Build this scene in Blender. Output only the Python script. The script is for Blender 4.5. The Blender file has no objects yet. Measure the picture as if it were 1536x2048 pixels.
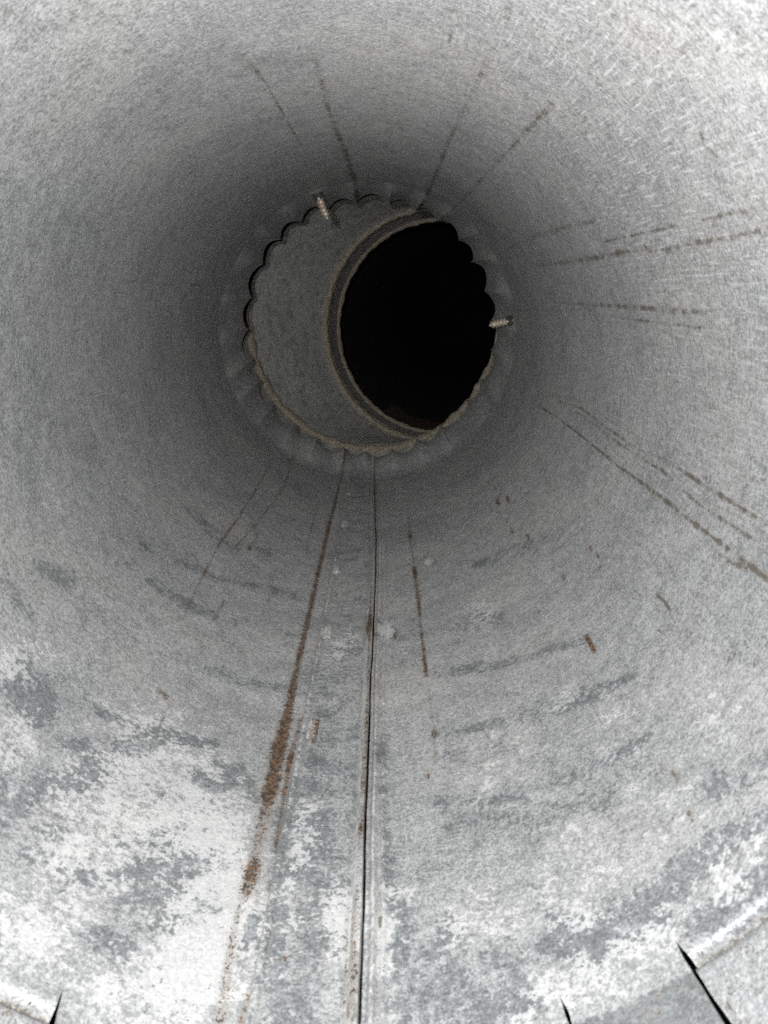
import bpy, math, random
import numpy as np

# ------------------------------------------------------------------ camera, world, light, exposure
sc = bpy.context.scene
col = sc.collection
R = 0.075                       # the duct's inner radius, metres
rad = math.radians
from mathutils import Matrix, Vector, Euler
ROT = Matrix.Rotation(rad(-90), 4, 'X')   # built along +Y, the duct then stands upright and is looked down into, open to the sky

cam_d = bpy.data.cameras.new('camera')
cam = bpy.data.objects.new('camera', cam_d)
col.objects.link(cam)
CAM = Vector((0.118 * R, 0.0, 0.33 * R))
cam.matrix_world = ROT @ Matrix.Translation(CAM) @ Euler((rad(90 - 15.51), 0, rad(0.07))).to_matrix().to_4x4()
cam_d.sensor_fit = 'VERTICAL'
cam_d.sensor_height = 36.0
cam_d.lens = 1600.0 / 2048.0 * 36.0
cam_d.clip_start = 0.002
cam_d.clip_end = 100.0
cam_d.dof.use_dof = True
cam_d.dof.focus_distance = 3.6 * R
cam_d.dof.aperture_fstop = 60.0
sc.camera = cam

w = bpy.data.worlds.new('World')
sc.world = w
w.use_nodes = True
wn = w.node_tree.nodes
sky = wn.new('ShaderNodeTexSky')
sky.sky_type = 'NISHITA'
sky.sun_disc = False
wn['Background'].inputs['Strength'].default_value = 0.115
w.node_tree.links.new(sky.outputs[0], wn['Background'].inputs['Color'])

# the flash of the phone, a little up and to the left of its lens
fl = bpy.data.lights.new('phone_flash', 'POINT')
fl.energy = 1.8
fl.shadow_soft_size = 0.0016
fl.color = (1.0, 0.99, 0.97)
flo = bpy.data.objects.new('phone_flash', fl)
flo.location = ROT @ (CAM + Vector((-0.40 * R, -0.12 * R, 0.28 * R)))
col.objects.link(flo)

# veiled sun, slanting in over the rim onto the opposite side of the mouth
SUN_DIR = ROT.to_3x3() @ Vector((0.08, 0.73, 0.71)).normalized()
sun = bpy.data.lights.new('sun', 'SUN')
sun.energy = 5.0
sun.angle = rad(42)
sun.color = (1.0, 0.985, 0.965)
suno = bpy.data.objects.new('sun', sun)
suno.rotation_euler = SUN_DIR.to_track_quat('-Z', 'Y').to_euler()
col.objects.link(suno)
sky.sun_elevation = math.asin(-SUN_DIR.z)
sky.sun_rotation = math.atan2(-SUN_DIR.x, -SUN_DIR.y)

sc.view_settings.view_transform = 'Standard'
sc.view_settings.look = 'None'
sc.view_settings.gamma = 1.0
sc.view_settings.exposure = 0.0
sc.view_settings.use_curve_mapping = False
sc.cycles.use_denoising = False      # keep the grain of the metal
sc.cycles.max_bounces = 5
sc.cycles.diffuse_bounces = 4
sc.cycles.glossy_bounces = 2

# ------------------------------------------------------------------ stains: (angle from the bottom in degrees, ln of the distance along the pipe in radii, half width, strength)
STAINS = {
  'rust': [[(-11.75,1.8297,0.0129,0.6),(-11.45,1.7615,0.0121,0.6),(-11.48,1.6116,0.01051,0.65),(-11.92,1.5125,0.01118,0.72),(-11.69,1.3696,0.0126,0.7),(-11.59,1.1688,0.01167,0.75),(-11.44,1.0038,0.0121,0.78),(-11.31,0.8997,0.0138,0.8)],[(-11.31,0.8997,0.0138,0.8),(-11.17,0.8302,0.01733,0.9),(-11.28,0.7504,0.02104,1.0),(-11.13,0.6755,0.02127,1.0),(-11.11,0.6216,0.0196,0.95)],[(-11.11,0.6216,0.01887,0.62),(-11.14,0.5581,0.01653,0.5),(-11.09,0.4919,0.01565,0.55),(-11.1,0.4598,0.01652,0.9),(-11.28,0.4174,0.01473,0.75)],[(-8.75,0.8222,0.00691,0.55),(-8.93,0.7559,0.00735,0.5),(-9.09,0.7237,0.01111,1.0),(-9.01,0.6623,0.00754,0.6),(-8.93,0.6445,0.00743,0.75),(-8.78,0.5749,0.00561,0.5),(-8.65,0.5193,0.00603,0.7)],[(-11.8,0.3955,0.00723,0.4),(-11.47,0.2973,0.01003,0.45),(-10.99,0.214,0.01046,0.45),(-10.83,0.1628,0.01106,0.5)],[(-8.6,0.2195,0.00527,0.45),(-8.72,0.1739,0.00611,0.6)],[(-5.07,0.2857,0.00503,0.9),(-4.98,0.283,0.00502,0.9)],[(1.99,1.7333,0.00801,0.35),(2.98,1.3948,0.00586,0.35),(3.26,1.1483,0.00586,0.6),(3.19,1.0946,0.01453,0.95),(3.49,1.0332,0.00529,0.5),(3.59,0.8569,0.00454,0.55),(3.8,0.6761,0.00467,0.6),(3.73,0.5823,0.0036,0.4),(3.48,0.5377,0.0097,0.75),(3.4,0.5158,0.00544,0.4)],[(3.16,0.4106,0.0075,0.4),(3.09,0.2641,0.01001,0.45),(3.12,0.1755,0.01039,0.5)],[(14.81,1.4353,0.01239,0.95),(14.76,1.4288,0.01232,0.95)],[(15.07,1.2885,0.01219,1),(15.11,1.2403,0.00778,0.6),(15.22,1.1845,0.00987,0.85),(15.12,1.1062,0.00575,0.55),(15.2,1.0239,0.00641,0.75),(15.24,0.9287,0.00884,0.8)],[(15.2,1.6002,0.00542,0.2),(14.81,1.4353,0.0062,0.5),(15.07,1.2885,0.00542,0.5)],[(15.41,0.7718,0.00858,0.8),(15.52,0.7635,0.00852,0.8)],[(15.43,0.8872,0.00474,0.4),(15.46,0.7902,0.00436,0.4),(15.15,0.7007,0.00403,0.4)],[(-6.28,0.8064,0.01198,0.6),(-5.61,0.7615,0.00824,0.7)],[(-38.7,1.3366,0.00653,0.6),(-39.16,1.2425,0.00718,0.62),(-38.68,1.1842,0.00454,0.3),(-38.4,1.1468,0.00658,0.6),(-37.87,1.0751,0.00412,0.4),(-37.53,1.0327,0.00496,0.5),(-36.94,0.9686,0.00468,0.4)],[(-31.23,1.083,0.00524,0.6),(-31.2,1.055,0.00613,0.7)],[(-31.31,1.0247,0.00895,0.6),(-31.4,1.0206,0.00891,0.6)],[(-33.11,0.7754,0.00716,0.6),(-32.41,0.7697,0.00793,0.85)],[(-33.66,1.3707,0.0095,0.4),(-30.75,1.3266,0.00916,0.4),(-31.67,1.3088,0.009,0.4)],[(44.14,1.3807,0.01077,0.9),(44.13,1.3708,0.01067,0.9)],[(47.2,1.359,0.0106,0.9),(47.15,1.3493,0.01051,0.9)],[(43.87,1.2476,0.00952,0.75),(43.86,1.2387,0.00944,0.75)],[(46.76,1.1862,0.01032,0.75),(46.72,1.1778,0.01024,0.75)],[(57.1,0.9859,0.00542,0.8),(57.0,0.9791,0.00539,0.8)],[(57.34,0.9505,0.0063,0.8),(57.25,0.9439,0.00626,0.8)],[(13.73,0.6745,0.00473,0.8),(13.86,0.6691,0.00471,0.8)],[(46.87,0.8033,0.0073,0.9),(46.81,0.7799,0.00715,0.9),(46.7,0.7608,0.00703,0.9)],[(46.74,0.4451,0.00468,0.6),(46.75,0.4388,0.00465,0.6)],[(117.01,0.9141,0.00632,0.8),(116.02,0.9016,0.00622,0.8)],[(-145.15,0.4978,0.00648,0.55),(-145.13,0.5006,0.0065,0.55)],[(-144.65,0.5347,0.00492,0.4),(-144.59,0.537,0.00493,0.4)]],
  'dirt_and_shade': [[(-39.36,1.634,0.00595,0.68),(-38.58,1.4474,0.00625,0.68),(-38.7,1.3366,0.00677,0.816)],[(-31.76,1.2867,0.00979,1.292),(-31.51,1.2844,0.00978,1.292)],[(-34.11,0.7757,0.00549,0.952),(-33.42,0.7758,0.00549,0.952)],[(-30.93,0.8449,0.0044,0.68),(-30.76,0.8314,0.00435,0.68)],[(-31.26,0.7702,0.00343,0.544),(-31.21,0.7155,0.00393,0.68),(-30.8,0.6399,0.0043,0.544)],[(-35.14,1.2587,0.00633,0.612),(-32.82,1.4009,0.00724,0.612),(-30.93,1.5929,0.00868,0.612),(-32.86,1.7236,0.0098,0.612)],[(-17.46,1.5662,0.00575,0.68),(-17.05,1.4491,0.00516,0.68),(-16.37,1.3543,0.00474,0.68)],[(43.81,1.2943,0.00736,0.816),(43.8,1.285,0.00729,0.816)],[(49.04,0.9957,0.00844,0.952),(49.0,0.9886,0.00839,0.952)],[(46.77,0.6289,0.00608,0.816),(46.75,0.6235,0.00605,0.816)],[(45.54,1.4375,0.00843,0.816),(45.51,1.4271,0.00834,0.816)],[(60.88,0.7366,0.00449,1.088),(61.08,0.7112,0.00439,1.088),(60.85,0.6801,0.00427,1.088)],[(57.42,0.6766,0.00496,0.816),(57.62,0.6535,0.00486,0.816)],[(47.55,0.4128,0.00898,0.816),(47.7,0.3962,0.00886,0.816)],[(46.9,0.3297,0.00681,0.884),(46.86,0.313,0.00671,0.884)],[(73.68,1.4746,0.00812,0.816),(74.17,1.3752,0.00529,0.612),(74.13,1.2587,0.00475,1.02),(73.75,1.0663,0.00478,0.952),(73.6,1.0308,0.00617,0.884),(73.85,0.9049,0.00689,0.952),(73.62,0.7345,0.00653,0.925),(73.65,0.6028,0.0069,0.952),(73.53,0.5029,0.00781,0.952)],[(73.51,0.9062,0.00966,0.816),(73.59,0.8828,0.00946,0.816)],[(72.39,0.6638,0.00782,0.68),(72.08,0.6201,0.00754,0.68),(73.14,0.5522,0.00712,0.68)],[(78.52,1.2867,0.00592,0.68),(78.26,1.1809,0.00536,0.544),(77.73,1.0598,0.00559,0.816),(77.68,1.0113,0.00458,0.544),(77.68,0.9326,0.00569,0.816),(77.86,0.885,0.00545,0.884),(77.13,0.8149,0.00447,0.544),(76.58,0.7408,0.00539,0.816),(76.74,0.613,0.00535,0.748),(77.01,0.5326,0.0055,0.816)],[(78.08,1.3998,0.00548,0.408),(80.02,1.2676,0.00682,0.68),(78.87,1.0336,0.00547,0.748),(78.93,0.981,0.00447,0.544),(79.9,0.8785,0.00544,0.68),(79.58,0.7442,0.00602,0.952),(79.63,0.6486,0.00608,0.884),(79.65,0.5517,0.0066,0.816)],[(77.48,0.7643,0.00367,0.612),(78.35,0.6248,0.00325,0.612),(78.29,0.5422,0.00302,0.612)],[(78.54,1.4332,0.0068,0.408),(81.07,1.2995,0.00604,0.408),(81.16,0.9727,0.00445,0.408),(82.29,0.8635,0.00404,0.408)],[(116.84,1.4803,0.00845,0.544),(116.52,1.2857,0.01034,0.68),(116.43,1.1576,0.01106,0.816),(116.73,0.9992,0.01023,0.884),(116.51,0.9316,0.00635,0.544),(115.95,0.8534,0.00729,0.68),(116.37,0.734,0.00836,0.816),(116.46,0.6297,0.00864,0.748),(116.68,0.5396,0.00837,0.68)],[(119.5,1.0756,0.00374,0.952),(119.52,0.9538,0.00411,1.088),(119.52,0.8768,0.00303,1.088),(119.29,0.7838,0.00411,1.156)],[(119.36,0.709,0.00316,0.816),(119.29,0.635,0.0035,0.816),(119.12,0.5673,0.00433,0.952),(119.13,0.5202,0.00412,0.816)],[(123.96,1.6071,0.00999,0.408),(125.03,1.3412,0.01014,0.571),(124.5,1.2014,0.01091,0.68),(123.96,1.057,0.00933,0.544)],[(105.6,1.4749,0.00662,0.408),(105.76,1.2755,0.00758,0.612),(105.91,1.0663,0.00701,0.816),(105.81,0.8763,0.00722,0.843),(105.81,0.7616,0.00578,0.544)],[(103.78,1.185,0.0049,0.408),(103.48,1.0139,0.00576,0.816),(103.56,0.9192,0.00524,0.68),(103.36,0.7691,0.00515,0.68)],[(101.96,1.6599,0.00626,0.408),(104.23,1.2817,0.00433,0.408)],[(105.34,0.6216,0.00501,0.816),(105.18,0.614,0.00497,0.816)],[(103.65,0.6933,0.00537,0.816),(103.49,0.6851,0.00532,0.816)],[(100.11,0.6571,0.00514,0.816),(99.98,0.6489,0.0051,0.816)],[(97.43,0.6242,0.00495,0.816),(97.33,0.6161,0.00491,0.816)],[(110.62,0.6525,0.00523,0.816),(110.41,0.6452,0.00519,0.816)],[(93.14,0.6421,0.00501,0.816),(93.07,0.6336,0.00497,0.816)],[(87.53,0.7487,0.00549,0.816),(87.51,0.7391,0.00544,0.816)],[(93.41,0.8945,0.00638,0.816),(93.32,0.8838,0.00632,0.816)],[(84.04,0.6283,0.0049,0.816),(84.04,0.6196,0.00486,0.816)],[(84.55,0.5991,0.00478,0.816),(84.55,0.5907,0.00474,0.816)],[(-163.93,0.9153,0.00768,0.816),(-164.38,0.9805,0.00824,0.748),(-164.74,1.0336,0.00509,0.68),(-164.83,1.1552,0.00662,0.748),(-164.6,1.3655,0.0062,0.68),(-164.5,1.4397,0.00558,0.408)],[(-159.65,1.137,0.00485,0.544),(-159.73,1.1787,0.00507,0.544)],[(-174.73,0.9304,0.00596,0.476),(-174.76,1.0483,0.01053,0.612),(-174.29,1.1757,0.00774,0.68),(-174.79,1.3421,0.01232,0.816),(-175.63,1.5651,0.01559,0.884),(-175.51,1.7563,0.01584,0.952),(-174.51,1.9076,0.01477,0.816)],[(156.85,1.8616,0.01367,0.952),(157.24,1.6142,0.01209,0.884),(157.21,1.4266,0.00996,0.884),(157.55,1.3408,0.00909,0.816),(157.43,1.2423,0.00923,0.816),(157.33,1.1534,0.00654,0.544),(157.26,1.06,0.00677,0.612),(157.08,1.009,0.00562,0.68),(157.02,0.8967,0.00712,0.748),(156.77,0.8331,0.00932,0.544),(156.71,0.7941,0.00639,0.408)],[(146.2,1.7112,0.01049,0.476),(145.65,1.5332,0.01167,0.68),(145.56,1.3259,0.00825,0.612),(145.34,1.181,0.00811,0.68),(145.16,1.1096,0.00848,0.68),(145.12,1.0068,0.01015,0.748),(145.07,0.93,0.01092,0.816),(144.95,0.8753,0.01032,0.68)],[(163.44,0.8598,0.00465,0.68),(163.59,0.7892,0.0043,0.68),(163.55,0.7469,0.00411,0.68)],[(154.59,1.12,0.00548,0.544),(154.68,1.054,0.00511,0.544)],[(156.92,0.7162,0.00704,0.68),(157.08,0.6847,0.00679,0.68)],[(143.69,0.4647,0.00477,0.816),(143.54,0.4649,0.00477,0.816)],[(140.59,0.4675,0.00405,0.68),(140.49,0.4667,0.00404,0.68)],[(129.84,0.5804,0.00733,0.952),(129.52,0.5879,0.00739,0.952)],[(128.38,0.5932,0.00684,0.476),(126.31,0.5758,0.00668,0.476)],[(144.14,0.6008,0.00772,0.68),(144.55,0.6,0.0077,0.68)],[(-110.88,1.5138,0.00827,0.68),(-111.01,1.5941,0.00897,0.68)],[(-116.52,0.7951,0.00334,0.544),(-117.11,0.9143,0.00379,0.544)],[(-112.31,0.8968,0.00294,0.408),(-110.99,1.4028,0.00492,0.408)],[(9.58,1.0852,0.00406,0.306),(8.89,1.069,0.004,0.458),(7.26,1.0627,0.00396,0.103),(5.42,1.0687,0.00397,0.424),(4.19,1.0845,0.00402,0.351),(4.16,1.1035,0.00409,0.127),(5.4,1.1168,0.00415,0.499),(7.33,1.1171,0.00416,0.228),(8.99,1.1041,0.00412,0.217),(9.58,1.0848,0.00406,0.502)],[(21.22,1.2963,0.00285,0.224),(20.56,1.2859,0.00282,0.336),(19.26,1.2849,0.00282,0.076),(17.89,1.2934,0.00283,0.311),(17.08,1.3078,0.00287,0.258),(17.23,1.3217,0.0029,0.093),(18.29,1.3284,0.00293,0.366),(19.76,1.3243,0.00292,0.167),(20.92,1.3112,0.00289,0.159),(21.21,1.296,0.00285,0.368)],[(9.08,1.0683,0.00666,1.496),(9.18,1.0648,0.00664,1.496)]],
  'slate': [[(-52.97,1.057,0.01818,0.467),(-48.63,1.1117,0.01935,0.321),(-40.36,1.1271,0.01512,0.701),(-34.64,1.1423,0.0094,0.512),(-22.61,1.1881,0.01202,0.59),(-14.54,1.1777,0.02267,0.41)],[(-47.38,0.9975,0.00849,0.734),(-41.89,1.0065,0.01395,0.611),(-36.52,1.0156,0.01892,0.755),(-30.21,1.0279,0.01554,0.356),(-21.6,1.0579,0.01026,0.296),(-13.69,1.0691,0.02273,0.359)],[(-47.19,0.8598,0.01174,0.53),(-43.49,0.8511,0.00694,0.313),(-39.02,0.8475,0.00674,0.712),(-34.26,0.8635,0.00742,0.306),(-27.39,0.8775,0.0203,0.357),(-17.7,0.8955,0.00989,0.66),(-11.01,0.912,0.0121,0.672)],[(-44.88,0.6696,0.00702,0.445),(-40.51,0.6592,0.0077,0.566),(-35.35,0.668,0.01503,0.534),(-29.76,0.6864,0.01307,0.681)],[(16.18,0.9311,0.01786,0.376),(25.02,0.9032,0.01647,0.707),(33.95,0.8697,0.00973,0.525),(42.64,0.8259,0.01793,0.69),(51.09,0.7747,0.01037,0.437)],[(15.66,0.7696,0.01043,0.495),(23.59,0.7503,0.01234,0.575),(32.25,0.7189,0.02117,0.389),(42.6,0.6766,0.02061,0.716),(51.45,0.6406,0.00886,0.514)],[(15.26,0.6034,0.01943,0.321),(24.12,0.5601,0.00894,0.745),(31.73,0.5445,0.01344,0.368),(39.48,0.5268,0.01832,0.742),(47.62,0.5105,0.009,0.753)],[(-41.69,1.2601,0.01536,0.343),(-34.32,1.2764,0.01306,0.381),(-26.11,1.3054,0.01754,0.68)],[(-59.18,0.9598,0.0071,0.376),(-52.16,0.9907,0.01934,0.346)],[(-50.45,1.2575,0.02951,0.438),(-43.14,1.2554,0.02179,0.546),(-34.81,1.2511,0.02826,0.492)],[(-5.27,1.0314,0.00828,0.592),(1.36,1.0188,0.01529,0.751)],[(31.36,1.2183,0.01506,0.618),(43.42,1.1656,0.02802,0.477),(54.17,1.1095,0.02885,0.38)],[(21.82,1.0604,0.02785,0.388),(33.15,1.0192,0.02363,0.602)],[(-63.41,0.7972,0.02234,0.88),(-60.49,0.8142,0.02264,0.88),(-57.8,0.8334,0.02299,0.88)],[(-63.88,0.7103,0.02226,0.55),(-58.33,0.7072,0.02221,0.55)],[(-51.59,0.5645,0.03476,0.825),(-47.57,0.5772,0.03547,0.825),(-48.86,0.6166,0.0366,0.825)],[(-53.99,0.6168,0.02895,0.55),(-49.56,0.5788,0.02829,0.55)],[(-42.23,0.3891,0.03062,0.77),(-41.48,0.4562,0.03245,0.77),(-38.0,0.5036,0.03404,0.77),(-36.76,0.5522,0.03556,0.77)],[(-27.52,0.3689,0.02244,0.88),(-23.88,0.4072,0.02333,0.88),(-18.65,0.4442,0.02429,0.88)],[(-25.31,0.3364,0.03051,0.77),(-20.42,0.3732,0.03174,0.77)],[(-25.38,0.4633,0.01691,0.605),(-20.55,0.4678,0.01713,0.605)],[(-26.35,0.26,0.02291,0.66),(-22.59,0.2528,0.02297,0.66)],[(-35.13,0.6174,0.0181,0.935),(-30.46,0.6552,0.01887,0.935)],[(-42.37,0.546,0.01398,0.825),(-39.47,0.5766,0.01444,0.825)],[(-22.34,0.6194,0.01859,0.935),(-18.62,0.6134,0.01863,0.935),(-16.59,0.6702,0.01961,0.935)],[(-29.05,0.6915,0.01301,0.825),(-21.71,0.7101,0.0134,0.825)],[(-19.86,0.6686,0.01623,0.88),(-14.63,0.6529,0.01616,0.88)],[(-14.03,0.619,0.01258,0.77),(-13.1,0.6101,0.01251,0.77)],[(-9.72,0.3604,0.01411,1.045),(-9.64,0.3309,0.01378,1.045)],[(-38.07,0.3422,0.02976,0.495),(-36.79,0.3985,0.03127,0.495)],[(-44.92,0.4293,0.03775,0.55),(-42.17,0.3555,0.03574,0.55)],[(-33.31,0.3417,0.01806,0.66),(-27.14,0.3558,0.01852,0.66)],[(-28.68,0.4308,0.01308,0.55),(-24.04,0.4935,0.01391,0.55)],[(-22.01,0.3047,0.02996,0.495),(-15.47,0.3838,0.03233,0.495)],[(-6.52,0.9534,0.06361,0.55),(-3.44,0.8432,0.05808,0.55),(-4.37,0.7501,0.05355,0.55)],[(-7.77,0.6467,0.03253,0.825),(-7.62,0.5103,0.02906,0.825),(-6.77,0.4063,0.02675,0.825),(-6.45,0.2886,0.02437,0.825),(-4.52,0.1741,0.02238,0.825)],[(-3.7,0.6761,0.06713,0.66),(-3.09,0.5159,0.05882,0.66),(-2.93,0.4107,0.05402,0.66),(-2.45,0.2645,0.04815,0.66),(-2.38,0.1758,0.04497,0.66)],[(0.58,0.63,0.03251,0.44),(1.84,0.5167,0.02965,0.44)],[(6.36,0.7735,0.01851,0.66),(6.8,0.6248,0.01633,0.66),(7.15,0.5113,0.01487,0.66),(8.05,0.3541,0.01312,0.66),(8.52,0.2477,0.01207,0.66),(8.69,0.168,0.01135,0.66)],[(8.71,0.3828,0.02015,0.66),(9.38,0.2459,0.0181,0.66),(8.96,0.1675,0.01703,0.66)],[(13.36,0.2923,0.06913,0.66),(14.1,0.2146,0.06512,0.66),(16.98,0.1497,0.06212,0.66)],[(20.05,0.2377,0.04243,0.66),(21.63,0.1741,0.04044,0.66)],[(26.91,0.2573,0.03713,0.825),(30.38,0.2138,0.03595,0.825),(34.24,0.2224,0.03626,0.825),(37.92,0.2191,0.03621,0.825)],[(37.63,0.232,0.03048,0.88),(42.57,0.2434,0.03079,0.88),(46.82,0.2468,0.03088,0.88)],[(42.09,0.1466,0.03418,0.66),(47.16,0.1474,0.03418,0.66),(50.93,0.1492,0.03418,0.66)],[(47.1,0.2542,0.03107,0.55),(53.88,0.2155,0.03004,0.55)],[(26.94,0.2967,0.01277,0.66),(27.02,0.2275,0.01209,0.66)],[(51.4,0.322,0.03286,0.66),(56.47,0.2926,0.03202,0.66)],[(44.7,0.4576,0.02944,0.495),(36.31,0.4727,0.02969,0.495),(27.62,0.4946,0.03003,0.495)],[(16.41,0.553,0.03894,0.44),(26.62,0.524,0.03843,0.44)],[(25.62,0.3765,0.01361,0.44),(25.93,0.3334,0.01314,0.44)],[(12.19,0.4466,0.0426,0.385),(15.3,0.4054,0.04136,0.385)],[(17.84,0.7157,0.02684,0.385),(26.13,0.6855,0.02641,0.385)],[(64.24,0.4816,0.03762,0.385),(67.19,0.4343,0.02933,0.385)],[(9.58,1.0852,0.00854,0.495),(8.89,1.069,0.00841,0.741),(7.26,1.0627,0.00835,0.167),(5.42,1.0687,0.00837,0.686),(4.19,1.0845,0.00847,0.569),(4.16,1.1035,0.00861,0.206),(5.4,1.1168,0.00873,0.806),(7.33,1.1171,0.00876,0.369),(8.99,1.1041,0.00868,0.352),(9.58,1.0848,0.00854,0.812)],[(21.22,1.2963,0.00601,0.363),(20.56,1.2859,0.00595,0.543),(19.26,1.2849,0.00593,0.123),(17.89,1.2934,0.00596,0.503),(17.08,1.3078,0.00603,0.417),(17.23,1.3217,0.00611,0.151),(18.29,1.3284,0.00616,0.591),(19.76,1.3243,0.00615,0.271),(20.92,1.3112,0.00609,0.258),(21.21,1.296,0.00601,0.596)]],
  'oxide_and_light': [[(-29.78,0.6096,0.16411,0.744),(-29.58,0.6086,0.16403,0.744)],[(-22.58,0.5822,0.11384,0.9),(-22.39,0.5809,0.11376,0.9)],[(-31.91,0.4857,0.16198,0.744),(-31.73,0.4848,0.16192,0.744)],[(-17.97,0.5125,0.10063,1.02),(-17.8,0.511,0.10054,1.02)],[(-24.3,0.5033,0.11384,0.864),(-24.12,0.5021,0.11376,0.864)],[(-32.83,0.367,0.10661,0.72),(-32.67,0.3662,0.10657,0.72)],[(-33.49,0.2177,0.08849,0.84),(-33.34,0.2169,0.08847,0.84)],[(-32.16,0.2886,0.07516,0.72),(-32.0,0.2878,0.07514,0.72)],[(-14.21,0.3479,0.10233,1.32),(-14.06,0.3464,0.10224,1.32)],[(-15.23,0.2665,0.083,1.38),(-15.09,0.2651,0.08293,1.38)],[(-17.32,0.1931,0.09608,1.02),(-17.18,0.1918,0.09601,1.02)],[(-21.86,0.1721,0.09362,0.744),(-21.73,0.171,0.09357,0.744)],[(-47.1,0.503,0.06497,0.72),(-46.91,0.5028,0.06498,0.72)],[(-55.01,0.6009,0.05166,0.72),(-54.81,0.601,0.05402,0.72)],[(-54.49,0.6555,0.05672,0.6),(-54.27,0.6557,0.05675,0.6)],[(-12.73,0.4552,0.04475,0.84),(-12.57,0.4536,0.0447,0.84)],[(-10.57,0.2243,0.0374,0.72),(-10.43,0.2228,0.03736,0.72)],[(-5.41,0.5356,0.04839,0.96),(-5.24,0.5336,0.04832,0.96)],[(-5.67,0.4917,0.04666,0.84),(-5.51,0.4897,0.0466,0.84)],[(-4.7,0.5756,0.03338,0.84),(-4.54,0.5735,0.03333,0.84)],[(1.8,0.3611,0.04957,1.14),(1.94,0.3591,0.0495,1.14)],[(1.0,0.4014,0.04383,0.96),(1.13,0.3994,0.04377,0.96)],[(2.59,0.3119,0.04092,1.02),(2.72,0.3099,0.04086,1.02)],[(-6.03,0.428,0.01771,0.96),(-5.88,0.4261,0.01769,0.96)],[(-4.41,0.3592,0.01681,0.96),(-4.26,0.3573,0.01679,0.96)],[(-6.44,0.2603,0.02583,0.72),(-6.31,0.2586,0.0258,0.72)],[(7.45,0.4157,0.02983,0.84),(7.58,0.4134,0.02978,0.84)],[(6.8,0.3366,0.04196,1.02),(6.92,0.3344,0.0419,1.02)],[(6.51,0.2793,0.02673,0.84),(6.62,0.2772,0.02669,0.84)],[(9.74,0.4112,0.02236,0.72),(9.86,0.4088,0.02232,0.72)],[(15.45,0.3341,0.04233,0.672),(15.56,0.3318,0.04225,0.672)],[(21.56,0.3177,0.04903,0.749),(21.65,0.3152,0.04894,0.749)],[(22.86,0.3208,0.02812,0.768),(22.95,0.3183,0.02807,0.768)],[(18.94,0.3704,0.04373,0.528),(19.04,0.3679,0.04365,0.528)],[(30.96,0.4042,0.09083,0.403),(31.04,0.4014,0.09063,0.403)],[(27.72,0.3424,0.04309,0.672),(27.81,0.3397,0.043,0.672)],[(30.14,0.2646,0.06082,0.72),(30.22,0.2621,0.0607,0.72)],[(34.07,0.3259,0.11383,0.403),(34.14,0.3232,0.11358,0.403)],[(42.87,0.3831,0.08982,0.403),(42.93,0.3802,0.0896,0.403)],[(48.38,0.3633,0.08844,0.403),(48.42,0.3604,0.08823,0.403)],[(34.69,0.1891,0.06377,0.768),(34.75,0.1867,0.06365,0.768)],[(29.43,0.1636,0.06238,0.816),(29.5,0.1613,0.06227,0.816)],[(25.29,0.1538,0.05559,0.768),(25.37,0.1515,0.05549,0.768)],[(22.27,0.1345,0.04858,0.72),(22.35,0.1322,0.0485,0.72)],[(38.07,0.1779,0.04428,0.768),(38.12,0.1754,0.04419,0.768)],[(47.21,0.2202,0.03928,0.768),(47.25,0.2176,0.03919,0.768)],[(46.79,0.1727,0.03779,0.768),(46.83,0.1702,0.03771,0.768)],[(42.32,0.1943,0.03847,0.576),(42.36,0.1917,0.03839,0.576)],[(51.09,0.2118,0.03898,0.624),(51.12,0.2092,0.03889,0.624)],[(21.81,0.6227,0.10799,0.403),(21.93,0.6196,0.10773,0.403)],[(26.33,0.6971,0.09635,0.403),(26.45,0.6938,0.09609,0.403)],[(29.1,1.0587,0.07964,0.528),(29.25,1.0541,0.07933,0.528)],[(18.86,0.8173,0.04235,0.384),(19.02,0.8139,0.04224,0.384)],[(44.97,0.5832,0.10652,0.403),(45.03,0.5798,0.10621,0.403)],[(56.15,0.4538,0.09557,0.403),(56.18,0.4507,0.09532,0.403)],[(-3.03,1.0257,0.04923,0.72),(-2.79,1.0227,0.04912,0.72)],[(-1.13,1.0662,0.03838,0.6),(-0.88,1.0631,0.03829,0.6)],[(6.56,1.0941,0.03184,1.38),(6.79,1.0905,0.03175,1.38)],[(7.72,1.0791,0.01836,1.2),(7.94,1.0754,0.01831,1.2)],[(19.16,1.3081,0.01968,0.96),(19.39,1.303,0.01959,0.96)],[(40.14,0.6916,0.07774,0.403),(40.22,0.688,0.0775,0.403)],[(-71.66,0.9021,0.05704,0.42),(-71.41,0.9035,0.0571,0.42)]],
}


# ------------------------------------------------------------------ materials
def newmat(name):
    m = bpy.data.materials.new(name)
    m.use_nodes = True
    return m

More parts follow.
